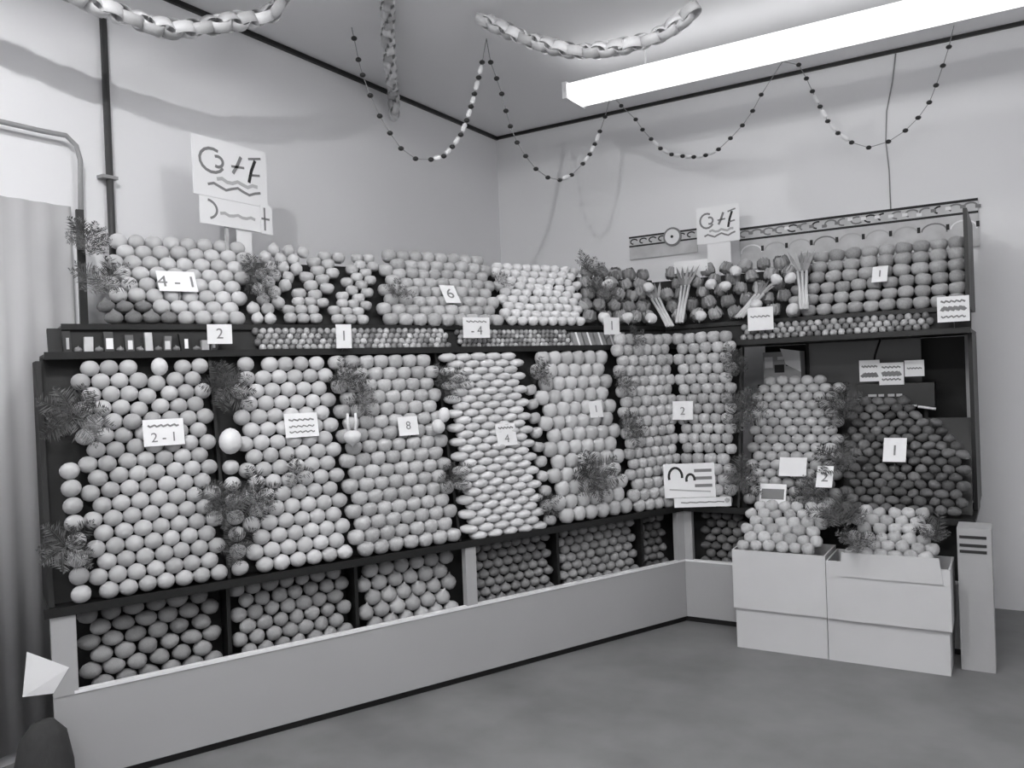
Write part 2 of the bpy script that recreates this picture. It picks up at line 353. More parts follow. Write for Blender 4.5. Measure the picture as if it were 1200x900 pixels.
def settle(iters=70, slack=.985):
    """push fruits that press into each other apart until they only touch"""
    cell = .11
    for it in range(iters):
        grid = {}
        for k, q in enumerate(BODIES):
            c = (int(q['p'].x//cell), int(q['p'].y//cell), int(q['p'].z//cell)); q['c'] = c; grid.setdefault(c, []).append(k)
        worst = 0
        for k, q in enumerate(BODIES):
            cx, cy, cz = q['c']
            for dx in (-1, 0, 1):
                for dy in (-1, 0, 1):
                    for dz in (-1, 0, 1):
                        for m in grid.get((cx+dx, cy+dy, cz+dz), ()):
                            if m <= k: continue
                            r = BODIES[m]
                            if q['fixed'] and r['fixed']: continue
                            e = r['p']-q['p']; A = (q['A']+r['A'])*slack; C = (q['C']+r['C'])*slack
                            f = math.sqrt((e.x*e.x+e.y*e.y)/(A*A)+e.z*e.z/(C*C))
                            if f >= 1 or f < 1e-6: continue
                            g = Vector((e.x/(A*A), e.y/(A*A), e.z/(C*C))); g.normalize()
                            depth = (1-f)*e.length/f if f > .25 else .02
                            depth = min(depth, .012); worst = max(worst, depth); mv = g*depth*.55
                            if q['fixed']: r['p'] += mv*1.8
                            elif r['fixed']: q['p'] -= mv*1.8
                            else: q['p'] -= mv; r['p'] += mv
        for q in BODIES:
            if q['fixed']: continue
            p = q['p']
            if q['sr']:
                t_ = p.dot(q['sd']); t2 = min(max(t_, min(q['sr'])), max(q['sr'])); p += q['sd']*(t2-t_)
            if q['n'] is not None:
                t_ = p.dot(q['n']); t2 = min(max(t_, q['d0']), q['d0']+q['out']); p += q['n']*(t2-t_)
            if q['z'][0] is not None: p.z = min(max(p.z, q['z'][0]), q['z'][1])
        if worst < .0012: break
    for q in BODIES:
        if q['o'] is not None:
            q['o'].location = q['p']
            if q['o'].type == 'MESH' and not q['fixed']: q['o'].scale = [k*1.03 for k in q['o'].scale]      # neighbours press lightly together

SL = S_LO
NL = ((.03, .735), (.135, 1.695))        # the corner pile stands in front of the middle ledge
# lower slope of the left run
bay('orange', LP, (2.661, 3.18), (2.661, 3.20), SL[0], SL[1], .072, .0585, .0715, 'pale orange in the tall stacked bay next to the curtain', 'oranges in the bay next to the curtain', skip=lambda s, v: v > .97 and abs(s-2.865) < .07)
for i in range(8): put('orange', LP(3.212+.002*i, .015+.012*i, .735+.067*i), .0715, 'pale orange in the single column on the curtain end of the stand', 'oranges in the end column')
bay('grapefruit', LP, (2.098, 2.574), (2.098, 2.574), SL[0], SL[1], .0765, .0585, .0718, 'pale grapefruit in the stacked bay between oranges and mottled apples', 'grapefruit in the stacked bay', skip=lambda s, v: v > .97 and not 2.37 < s < 2.45)
for i in range(7): put('grapefruit', LP(2.606, .03+.0135*i, .735+.071*i), .07, 'pale round grapefruit in the single column along the oranges', 'grapefruit in the column by the oranges')
bay('apple', LP, (1.529, 2.108), (1.529, 2.108), SL[0], SL[1], .083, .064, .0785, 'mottled apple in the bay between grapefruit and flat squash', 'apples between grapefruit and squash')
bay('squash', LP, (.998, 1.513), (.998, 1.513), (SL[0][0], .715), (.195, 1.62), .094, .0365, .0925, 'flat white squash stacked in thin wavy rows', 'flat white squash', tilt=.05, jit=.02)
for i in range(10): put('tomato', LP(.969, .03+.0150*i, .73+.078*i), .07, 'pale tomato in the column edging the flat squash', 'tomatoes in the column by the squash')
bay('quince', LP, (.39, .942), (.39, .942), (SL[0][0], .745), (.197, 1.60), .088, .074, .083, 'pale quince in the bay between flat squash and nectarines', 'quinces beside the squash', tilt=.2)
# corner bay, both runs
bay('nectarine', LP, (-.024, .396), (-.091, .396), NL[0], NL[1], .074, .0565, .0715, 'two-tone nectarine heaped in the inner corner of the stand', 'nectarines in the inner corner')
bay('nectarine', RP, (-.024, .316), (-.091, .316), NL[0], NL[1], .074, .0565, .0715, 'two-tone nectarine heaped in the inner corner of the stand', 'nectarines in the inner corner')
# right run lower piles
bay('mandarin', RP, (.336, .88), (.336, .875), (.10, .74), (.40, 1.42), .075, .060, .0752, 'mandarin in the sloping bay below the mirror', 'mandarins below the mirror', skip=lambda s, v: v > .93 and (s < .42 or s > .78))
random.seed(11)
bay('beetroot', RP, (.885, 1.505), (.885, 1.505), (.03, .735), (.372, 1.285), .068, .044, .063, 'dark lumpy beetroot heaped behind the white cartons', 'beetroot heap', jit=.11, tilt=.45, out=.05, skip=lambda s, v: s > 1.20+(1-v)*.75)

# bins under the lower shelf
def binbay(kind, P, s0, s1, ps, pr, dia, label, group, z0=.362, z1=.628, **k):
    bay(kind, P, (s0, s1), (s0, s1), (.082, z0), (.115, z1), ps, pr, dia, label, group, **k)
binbay('potato', LP, 2.675, 3.225, .083, .056, .076, 'brownish grey potato in the low bin next to the curtain', 'potatoes in the low bin')
binbay('kumara', LP, 2.09, 2.64, .078, .058, .074, 'mid grey sweet potato in the second low bin from the curtain', 'sweet potatoes in the low bin')
binbay('onion', LP, 1.525, 2.06, .080, .060, .078, 'round onion in the low bin between two wooden posts', 'onions in the low bin', tilt=.4, z1=.612)
binbay('swede', LP, .92, 1.45, .064, .050, .064, 'small dark swede in the low bin right of the middle post', 'swedes in the low bin')
binbay('potato', LP, .305, .89, .068, .052, .066, 'potato in the low bin near the inner corner', 'potatoes near the inner corner')
binbay('beetroot', LP, .065, .28, .066, .05, .062, 'dark beetroot in the narrow low bin at the inner corner', 'beetroot at the inner corner')
binbay('beetroot', RP, .07, .36, .07, .05, .062, 'dark beetroot in the low bin behind the white cartons', 'beetroot in the bin by the cartons')

# narrow step of small fruit
bay('plum', LP, (1.43, 2.45), (1.43, 2.45), (.212, ML0+.016), (.255, ML1-.025), .036, .035, .033, 'small plum in rows on the narrow step below the tomatoes', 'plums on the narrow step', tilt=1)
bay('plum', LP, (.62, 1.38), (.62, 1.38), (.212, ML0+.013), (.255, ML1-.03), .032, .030, .029, 'tiny dark plum on the narrow step below the onions', 'tiny plums on the narrow step', tilt=1)
bay('plum', RP, (.32, 1.36), (.32, 1.36), (.206, ML0+.021), (.236, ML1-.036), .043, .046, .040, 'shiny dark plum on the narrow step under the red apples', 'dark plums under the red apples', tilt=1)

# upper slope
U0, U1 = S_UP
bay('grapefruit', LP, (2.475, 3.09), (2.345, 2.985), U0, U1, .076, .056, .0765, 'pale grapefruit on the upper slope nearest the curtain', 'grapefruit on the upper slope', skip=lambda s, v: v < .25 and s > 2.80+.3*v)
bay('swede', LP, (2.475, 3.09), (2.345, 2.985), U0, U1, .076, .056, .0765, 'dark swede on the ledge in front of the upper grapefruit', 'swedes on the upper ledge', skip=lambda s, v: not (v < .25 and s > 2.80+.3*v))
bay('lemon', LP, (2.325, 2.47), (2.05, 2.30), U0, U1, .066, .052, .066, 'pale lemon in the narrow slanting upper bay', 'lemons in the slanting upper bay', tilt=.5)
bay('tomato', LP, (2.10, 2.317), (1.862, 2.042), U0, (U1[0], U1[1]-.02), .064, .05, .068, 'pale tomato in the slanting ridges of the upper slope', 'tomatoes in slanting ridges')
bay('tomato', LP, (1.86, 2.08), (1.66, 1.82), U0, (U1[0], U1[1]-.02), .064, .05, .068, 'pale tomato in the slanting ridges of the upper slope', 'tomatoes in slanting ridges')
bay('apple', LP, (1.06, 1.81), (.967, 1.64), U0, U1, .076, .053, .0765, 'light apple on the upper slope above the flat squash', 'light apples on the upper slope')
bay('turnip', LP, (.49, 1.055), (.295, .962), U0, (U1[0], U1[1]-.03), .070, .056, .070, 'small white turnip on the upper slope beside the greens', 'white turnips on the upper slope')
bay('red_apple', RP, (.575, 1.508), (.595, 1.508), (.30, 1.825), (.58, 2.165), .092, .066, .088, 'dark red apple in upright columns below the printed frieze', 'red apples below the frieze', stagger=False, jit=.03, tilt=.2)

# ------------------------------------------------------------------ single fruits set on ledges and between bays
LOP, LON = LP(0, S_LO[0][0]-.05, S_LO[0][1]), None
def slope_plane(P, a, b, lift):
    """point and normal of a slope plane, lifted towards the shop floor"""
    p0 = P(0, a[0], a[1]); e1 = P(1, a[0], a[1])-p0; e2 = P(0, b[0], b[1])-p0
    e1.normalize(); e2.normalize(); nn = e1.cross(e2).normalized()
    if nn.dot(CAM-p0) < 0: nn = -nn
    return p0+nn*lift, nn, e1, e2
PL = {
    'low': slope_plane(LP, S_LO[0], S_LO[1], .05), 'up': slope_plane(LP, U0, U1, .055),
    'mid': slope_plane(LP, (.20, ML0), (.20, ML1), .03),
    'lowR': slope_plane(RP, NL[0], NL[1], .05), 'upR': slope_plane(RP, (.30, 1.825), (.58, 2.165), .06),
    'nec': slope_plane(LP, NL[0], NL[1], .05), 'midR': slope_plane(RP, (.20, ML0), (.20, ML1), .03), 'seven': slope_plane(RP, (.10, .76), (.40, 1.42), .055),
    'beet': slope_plane(RP, (.03, .76), (.42, 1.27), .08), 'heap': slope_plane(RP, (-.30, .55), (-.02, .72), .05),
}
def at(px, py, key, extra=0.0):
    P, nn, e1, e2 = PL[key]; return hit(px, py, P+nn*extra, nn)
put('melon', LP(2.865, .185, 1.606), .074, 'large pale melon lying on top of the stacked oranges', 'loose melons', .2, fixed=True)
put('melon', at(270, 517, 'low', .0), .105, 'large white melon wedged between the oranges and grapefruit', 'loose melons', .2, n=PL['low'][1], out=.07)
for x in (2.50, 2.32, 2.245, 2.17): put('grapefruit', LP(x, .197, 1.606), .073, 'large pale grapefruit lying on top of the stacked grapefruit', 'loose grapefruit on top', .15, n=PL['low'][1], out=.02, z=(1.60, 1.61))
for x, y in ((512, 500), (517, 488)): put('melon', at(x, y, 'low', .0), .07, 'small ribbed melon tucked between apples and flat squash', 'small melons by the squash', n=PL['low'][1], out=.06)

# pale root with two upright stalks
tr = empty('rooted_turnip', at(413, 512, 'low', .034), 'white turnip with two upright stalks in front of mottled apples', 'turnip')
o = link('root', K['turnip'][0], (0, 0, 0), tr); o.scale = (.085,)*3
for dx in (-.016, .016):
    e = PL['low'][2]; vs, fs = tube_mesh([e*dx+ZV*.02, e*dx*1.3+ZV*.07, e*dx*1.2+ZV*.11], [.008, .008, .006], 8)
    link('stalk', mesh('stalk', vs, fs, 'turnip', True), (0, 0, 0), tr)

# ------------------------------------------------------------------ ferns and greens
def frond_mesh(seed):
    rnd = random.Random(seed); L = 1.0; vs, fs = [], []; n = 26
    bend = rnd.uniform(.3, .7)
    pts = [Vector((.12*math.sin(3*t+seed)*t, L*t, bend*t*(.55-.42*t))) for t in [i/n for i in range(n+1)]]
    tv, tf = tube_mesh(pts, [.010*(1-.7*i/n) for i in range(n+1)], 4); vs += tv; fs += tf
    for i in range(3, n+1):
        for s in (-1, 1):
            ln = .36*math.sin(PI*(i/n*.85+.12))*rnd.uniform(.5, 1.15)
            p = pts[i]; d = Vector((s*ln, ln*rnd.uniform(.2, .9), rnd.uniform(-.03, .10))); wv = Vector((-s*.007, .013, rnd.uniform(-.01, .01)))
            k = len(vs); vs += [p-wv*.3, p+d*.55-wv, p+d, p+d*.55+wv]; fs.append((k, k+1, k+2, k+3))
    return mesh('frond', vs, fs, 'fern')
FR = [frond_mesh(i) for i in range(4)]
def fern(px, py, key, size, n, label, group=None, out=.3, up=.4, extra=0.0, spread=1.0):
    P, nn, e1, e2 = PL[key]; c = at(px, py, key, extra-.002)
    t = empty('fern_spray', c, label, 'fern', group)
    n = int(n*1.5)
    for i in range(n):
        a = 2*PI*(i+random.uniform(-.3, .3))/n
        d = (e1*math.cos(a)*spread + e2*math.sin(a) + nn*out + ZV*up*.4).normalized()
        side = d.cross(nn).normalized(); upv = side.cross(d)
        m4 = Matrix((side, d, upv)).transposed().to_4x4()
        f = link('frond', random.choice(FR), (0, 0, 0), t)
        f.matrix_local = m4 @ Matrix.Scale(size*random.uniform(.55, 1.0), 4)
    return t
FG = 'fern sprays tucked between the bays'
random.seed(5)
for a in [(264, 455, 'low', .15, 6, 'dark fern spray between oranges and grapefruit, near their tops'), (262, 592, 'low', .15, 6, 'dark fern spray between oranges and grapefruit, below the melon'),
          (300, 585, 'low', .16, 6, 'fern spray lying across the middle of the grapefruit bay'), (404, 445, 'low', .12, 6, 'fern spray between grapefruit and apples, near their tops'),
          (345, 555, 'low', .10, 4, 'small fern spray low on the grapefruit bay'), (425, 470, 'low', .12, 5, 'fern spray draped over the top of the mottled apples'),
          (520, 450, 'low', .14, 5, 'fern spray between mottled apples and flat squash'), (528, 560, 'low', .12, 5, 'fern spray low between apples and flat squash'),
          (690, 560, 'low', .20, 8, 'bushy fern spray low in front of the quinces'), (630, 440, 'low', .11, 5, 'fern spray between flat squash and quinces'),
          (735, 500, 'nec', .15, 6, 'fern spray between quinces and nectarines'), (728, 450, 'nec', .12, 5, 'fern spray high between quinces and nectarines'),
          (872, 478, 'lowR', .18, 7, 'dark fern spray between nectarines and mandarins'), (872, 560, 'lowR', .16, 6, 'dark fern spray low between nectarines and mandarins'),
          (985, 480, 'seven', .18, 7, 'fern spray at the upper edge of the mandarins'), (985, 545, 'beet', .17, 7, 'fern spray between mandarins and beetroot'),
          (950, 580, 'seven', .13, 7, 'dark fern spray at the foot of the mandarins'), (985, 612, 'heap', .20, 9, 'dark fern spray between the two carton heaps'),
          (1005, 640, 'heap', .14, 6, 'fern spray hanging over the carton front'), (1095, 630, 'heap', .14, 6, 'dark fern spray at the outer end of the cartons'),
          (85, 490, 'low', .17, 7, 'dark fern spray on the curtain end of the orange stack'), (78, 640, 'low', .14, 6, 'dark fern spray low on the curtain end'),
          (298, 318, 'up', .14, 6, 'fern spray between upper grapefruit and lemons'), (306, 345, 'up', .12, 5, 'fern spray at the foot of the slanting lemons'),
          (690, 318, 'up', .17, 7, 'fern spray beside the white turnips on the upper slope'), (700, 345, 'up', .14, 6, 'fern spray in front of the cabbages beside the turnips'),
          (465, 345, 'up', .10, 5, 'small fern spray between tomato ridges and light apples'), (585, 330, 'up', .10, 4, 'small fern spray between light apples and turnips'),
          (104, 290, 'up', .15, 9, 'spiky spray of long leaves tied to the black corner post'), (122, 335, 'up', .15, 6, 'long leafy spray below the black corner post'),
          (862, 425, 'lowR', .13, 6, 'fern spray above the nectarines under the ledge'), (745, 395, 'nec', .10, 5, 'small fern spray on the narrow step at the corner'),
          (275, 640, 'low', .12, 5, 'fern spray low between oranges and grapefruit'), (640, 590, 'low', .10, 4, 'small fern spray at the foot of the flat squash')]:
    fern(*a, group=FG, extra=.12 if 'corner post' in a[5] else .035 if 'in front of the cabbages' in a[5] else 0)

# cabbages, leeks and turnips in the upper corner
def leaf_mesh(seed):
    rnd = random.Random(seed); vs, fs = [], []; nu, nv = 6, 6
    for j in range(nv+1):
        for i in range(nu+1):
            u = (i/nu-.5)*1.5; v = j/nv*1.5-.55; wv = math.cos((v-.2)*1.1)
            a = u*wv; r = .5+.05*math.sin(9*u+seed)+.06*max(0, v-.5)*4+rnd.uniform(-.02, .02)
            vs.append(Vector((r*math.cos(a)*math.cos(v), r*math.sin(a)*math.cos(v), r*math.sin(v))))
    for j in range(nv):
        for i in range(nu): k = j*(nu+1)+i; fs.append((k, k+1, k+nu+2, k+nu+1))
    return mesh('leaf', vs, fs, 'cabb', True)
LF = [leaf_mesh(i) for i in range(4)]
CORE = lathe_fruit('core', SPH, 'cabb', lump=.03, seed=2)
def cabbage(p, dia, label, group, key):
    t = empty('cabbage', p, label, 'cabbage', group); t.scale = (dia,)*3; body(t, p, dia*.56, dia*.56, z=(1.785+dia*.52, 2.25), n=PL[key][1], out=.04)
    t.rotation_euler = (random.uniform(-.5, .5), random.uniform(-.5, .5), random.uniform(0, 6))
    o = link('heart', CORE, (0, 0, 0), t); o.scale = (.86,)*3
    for k in range(6): link('leaf', LF[k % 4], (0, 0, 0), t, (random.uniform(-.25, .25), random.uniform(-.2, .2), k*PI/3+random.uniform(-.2, .2)))
random.seed(21)
a_, b_ = (.30, 1.845), (.545, 2.15)
for i in range(5):
    v = i/4; o_ = a_[0]+(b_[0]-a_[0])*v; z_ = a_[1]+(b_[1]-a_[1])*v; c = -.639*o_
    for s in (.42, .30, .18, .06, -.06, -.18):
        s += (.04 if i % 2 else .0)-.19*v
        if s > c+.045: cabbage(LP(s, o_, z_), random.uniform(.078, .092), 'dark leafy cabbage heaped in the upper inner corner', 'cabbages in the upper corner', 'up')
    for s in (-.18, -.06, .06, .18, .30, .42, .53):
        s += (.03 if i % 2 else -.03)
        if s > c+.045 and s < .57: cabbage(RP(s, o_, z_), random.uniform(.078, .092), 'dark leafy cabbage heaped in the upper inner corner', 'cabbages in the upper corner', 'upR')
for x, y in ((712, 333), (760, 337), (735, 372), (763, 373), (708, 372)): put('turnip', at(x, y, 'up', .035), .075, 'large white turnip among the dark cabbages', 'turnips among the cabbages', .8, n=PL['up'][1], out=.08)
for x, y in ((833, 333), (821, 370), (850, 335), (905, 330), (926, 326), (882, 358), (862, 318), (930, 362)): put('turnip', at(x, y, 'upR', .035), .075, 'large white turnip among the dark cabbages', 'turnips among the cabbages', .8, n=PL['upR'][1], out=.08)
def leeks(p0, p1, key, label, ex=.02):
    a, b = at(*p0, key, ex), at(*p1, key, ex); t = empty('leek_bunch', a, label, 'leeks', 'leek bunches in the upper corner')
    e1 = PL[key][2]; L = b-a
    for k in range(7): body(None, a+L*(k/4), .028, .028, fixed=True)
    for k in range(3):
        sh = e1*(.018*(k-1)); vs, fs = tube_mesh([sh, sh+L*.5, sh*1.4+L], [.011, .009, .009], 7)
        link('stalk', mesh('stalk', vs, fs, 'leek', True), (0, 0, 0), t)
    for k in range(5):
        d = L*.5+e1*(.03*(k-2))+ZV*.02; wv = e1*.008
        q = L+e1*(.01*(k-2)); v4 = [q-wv, q+wv, q+d*.6+wv*1.3, q+d, q+d*.6-wv*1.3]
        link('leaf', mesh('leaf', v4, [(0, 1, 2, 3, 4)], 'cabb'), (0, 0, 0), t)
leeks((785, 382), (768, 350), 'upR', 'leek bunch leaning between two white turnips', .07)
leeks((796, 378), (803, 335), 'upR', 'upright leek bunch under the blank card')
leeks((866, 372), (890, 345), 'upR', 'leek bunch leaning towards the red apples')
leeks((942, 362), (940, 318), 'upR', 'leek bunch standing next to the red apples')

# ------------------------------------------------------------------ cartons with heaps of peaches
def carton(xa, xb, z0, z1, y0, y1, m, label, open_top):
    t = empty('carton', ((xa+xb)/2, (y0+y1)/2, z0), label, 'carton', 'white cartons in front of the right stand')
    th = .008
    box('front_panel', (xa, y0, z0), (xb, y0+th, z1), m, t); box('back_panel', (xa, y1-th, z0), (xb, y1, z1), m, t)
    box('side_panel', (xa, y0+th, z0), (xa+th, y1-th, z1), m, t); box('side_panel', (xb-th, y0+th, z0), (xb, y1-th, z1), m, t)
    box('base_panel', (xa+th, y0+th, z0), (xb-th, y1-th, z0+th), m, t)
    if not open_top: box('lid_flap', (xa+th, y0+th, z1-th), (xb-th, y1-th, z1), m, t)
    return t
carton(.395, .862, 0, .214, -.322, -.035, 'carton', 'closed white carton standing on the floor, next to the stand corner', False)
carton(.866, 1.418, 0, .214, -.325, -.035, 'carton', 'closed white carton standing on the floor, outer end', False)
c1 = carton(.388, .866, .217, .532, -.338, -.035, 'carton', 'open white carton of peaches stacked next to the stand corner', True)
c2 = carton(.870, 1.43, .217, .512, -.345, -.035, 'carton', 'open white carton of peaches stacked at the outer end', True)
hexa('torn_flap', [(.93, -.353, .44), (1.40, -.353, .44), (1.40, -.345, .44), (.93, -.345, .44), (.95, -.353, .56), (1.385, -.353, .565), (1.385, -.345, .565), (.95, -.345, .56)], 'carton', c2)
random.seed(31)
bay('peach', RP, (.400, .852), (.41, .852), (-.290, .55), (-.07, .73), .066, .05, .067, 'peach heaped in the open carton next to the stand corner', 'peaches in the first carton', jit=.105, tilt=.5, out=.03)
bay('peach', RP, (.955, 1.395), (.97, 1.33), (-.290, .55), (-.075, .725), .068, .05, .068, 'peach heaped in the open carton at the outer end', 'peaches in the outer carton', jit=.105, tilt=.5, out=.03)
# printed carton on its edge behind
pc = empty('printed_carton', (1.50, -.10, 0), 'narrow grey carton with dark print beside the white cartons', 'carton')
box('body', (1.455, -.20, 0), (1.60, -.02, .69), 'carton2', pc)
for z in (.64, .60, .57): box('print', (1.465, -.203, z), (1.58, -.20, z+.014), 'ink', pc)

# ------------------------------------------------------------------ cards, posters and lettering
def text_mesh(txt, size):
    cu = bpy.data.curves.new('lettering', 'FONT'); cu.body = txt; cu.size = size; cu.align_x = 'CENTER'; cu.align_y = 'CENTER'; cu.extrude = .0006
    ob = bpy.data.objects.new('lettering', cu); COL.objects.link(ob); bpy.context.view_layer.update()
    me = bpy.data.meshes.new_from_object(ob.evaluated_get(bpy.context.evaluated_depsgraph_get()))
    bpy.data.objects.remove(ob); bpy.data.curves.remove(cu); me.name = 'lettering'
    return me
def framed(center, ex, ey):
    ex = ex.normalized(); ez = ex.cross(ey).normalized(); ey = ez.cross(ex)
    return Matrix.Translation(center) @ Matrix((ex, ey, ez)).transposed().to_4x4()
def plate(name, w_, h_, th, m, parent, dx=0, dy=0, dz=0):
    x, y = w_/2, h_/2
    vs = [Vector((dx+a, dy+b, dz+c)) for c in (-th, 0) for a, b in ((-x, -y), (x, -y), (x, y), (-x, y))]
    return link(name, mesh(name, vs, BF, m), (0, 0, 0), parent)
def ribbon(name, pts, wd, m, parent, dz=.0015):
    vs, fs = [], []; pts = [Vector((p[0], p[1], 0)) for p in pts]
    for i, p in enumerate(pts):
        t = (pts[min(i+1, len(pts)-1)]-pts[max(i-1, 0)]).normalized(); q = Vector((-t.y, t.x, 0))*wd/2
        vs += [p-q+ZV*dz, p+q+ZV*dz, p-q-ZV*.0005, p+q-ZV*.0005]
    for i in range(len(pts)-1):
        k = 4*i; fs += [(k, k+4, k+5, k+1), (k+2, k, k+4, k+6)[::-1], (k+1, k+3, k+7, k+5)[::-1]]
    return link(name, mesh(name, vs, fs, m), (0, 0, 0), parent)
def arc(cx, cy, rx, ry, a0, a1, n=12): return [(cx+rx*math.cos(math.radians(a0+(a1-a0)*i/n)), cy+ry*math.sin(math.radians(a0+(a1-a0)*i/n))) for i in range(n+1)]
def card(x0, y0, x1, y1, key, label, rows=(), extra=0.0, m='card', name='price_card', cat='card', group='price cards', stick=True):
    """rows: (text, dy, size) as fractions of the card height"""
    P, nn, e1, e2 = PL[key]; cx, cy = (x0+x1)/2, (y0+y1)/2
    c = at(cx, cy, key, extra); ex = e1 if e1.dot(RGT) > 0 else -e1
    wd = abs((at(x1, cy, key, extra)-at(x0, cy, key, extra)).dot(ex)); ht = (at(cx, y0, key, extra)-at(cx, y1, key, extra)).length
    t = empty(name, c, label, cat, group); t.matrix_world = framed(c, ex, e2 if e2.z > 0 else -e2)
    plate_o = plate('paper', wd, ht, .003, m, t)
    for txt, dy, sz in rows:
        if txt.startswith('~'):                                  # illegible line of writing: a thin wavy stroke
            n = 14; ribbon('writing', [((-.38+.76*i/n)*wd, dy*ht+.035*ht*math.sin(i*2.1+len(txt))) for i in range(n+1)], sz*ht, 'grey_ink', plate_o)
        else:
            l = link('lettering', text_mesh(txt, sz*ht), (0, dy*ht, .001), plate_o); l.data.materials.clear(); l.data.materials.append(M['grey_ink' if m == 'card' else 'ink'])
    if stick:
        vs, fs = tube_mesh([Vector((0, -ht*.45, -.004)), Vector((0, -ht*.5-.01, -.03)), Vector((0, -ht*.5-.03, -.06))], .002, 5)
        link('pin', mesh('pin', vs, fs, 'stem'), (0, 0, 0), t)
    return plate_o, wd, ht
card(185, 318, 230, 341, 'up', 'price card reading 4-1 on the upper grapefruit', [('4 - 1', -.05, .75)])
card(243, 380, 272, 403, 'mid', 'white price card on the narrow step under the upper grapefruit', [('2', 0, .75)], .02)
card(168, 491, 216, 522, 'low', 'wide price card pinned on the stacked oranges', [('~a', .25, .07), ('2 - 1', -.2, .5)])
card(334, 484, 373, 512, 'low', 'price card with faint writing on the stacked grapefruit', [('~', .22, .06), ('~bb', -.05, .05), ('~c', -.28, .05)])
card(394, 380, 412, 408, 'mid', 'tall price card on the narrow step under the tomato ridges', [('1', 0, .6)], .02)
card(467, 488, 490, 510, 'low', 'small price card on the mottled apples', [('8', 0, .6)])
card(519, 335, 536, 354, 'up', 'small price card on the light upper apples', [('6', 0, .75)])
card(543, 372, 574, 396, 'mid', 'price card on the narrow step below the light upper apples', [('- 4', -.15, .6), ('~', .3, .05)], .02)
card(582, 496, 605, 522, 'low', 'price card on the flat white squash', [('~', .3, .06), ('4', -.2, .5)])
card(708, 372, 726, 392, 'mid', 'small price card on the narrow step below the turnips', [('1', 0, .75)], .02)
card(691, 470, 706, 489, 'low', 'small price card on the quinces', [('1', 0, .6)])
card(788, 470, 812, 492, 'lowR', 'price card on the corner nectarines', [('2', -.05, .6)], .02)
PL['upRv'] = (RP(0, .50, 2.1), Vector((0, -1, 0)), Vector((1, 0, 0)), ZV)
card(790, 305, 829, 319, 'upRv', 'blank white card standing over the cabbages', [])
card(876, 360, 906, 387, 'midR', 'white price card on the narrow step beside the cabbages', [('~', .1, .05)], .05)
card(1022, 312, 1040, 330, 'upR', 'small price card on the red apples', [('1', 0, .6)])
card(1098, 347, 1136, 377, 'midR', 'large white price card at the outer end of the narrow step', [('~', .3, .07), ('~ab', .02, .16), ('~c', -.3, .06)], .05)
card(1035, 513, 1062, 541, 'beet', 'white price card on the beetroot heap', [('1', -.05, .6)])
card(957, 546, 976, 571, 'beet', 'white price card between mandarins and beetroot', [('2', -.05, .6)], .05)
card(913, 536, 945, 558, 'seven', 'pale blank card on the mandarins', [], .02)
t, wd, ht = card(890, 567, 921, 591, 'seven', 'dark label with a white border at the foot of the mandarins', [], .05, stick=False)
plate('dark_field', wd*.85, ht*.5, .001, 'grey_ink', t, 0, 0, .0012)
# picture card at the foot of the two-tone apples, bridging the inner corner
p0 = LP(.135, -.018, .80); e_ = (RP(.16, -.018, .80)-p0).normalized(); t_ = (ZV-Vector((e_.y, -e_.x, 0))*.12).normalized()
nk = e_.cross(t_).normalized(); nk = nk if nk.dot(CAM-p0) > 0 else -nk
PL['nook'] = (p0, nk, e_, t_)
t, wd, ht = card(778, 543, 838, 583, 'nook', 'white picture card with dark arches at the foot of the nectarines', [], .012, stick=False)
for k, (cx, cy, rx, ry) in enumerate(((-.27, .12, .13, .26), (.02, .02, .08, .16))):
    ribbon('arch', arc(cx*wd, cy*ht, rx*wd, ry*ht, -10, 200), .07*ht, 'ink', t)
for dy in (.28, .06, -.16): plate('text_bar', wd*.34, ht*.09, .001, 'grey_ink', t, wd*.27, dy*ht, .0014)
ribbon('underline', [(-.4*wd, -.25*ht), (0, -.3*ht), (.4*wd, -.34*ht)], .04*ht, 'pale_ink', t)
card(790, 583, 857, 594, 'nook', 'pale strip of card along the shelf edge under the nectarines', [('~', 0, .12)], .034, stick=False, name='shelf_strip', cat='card')

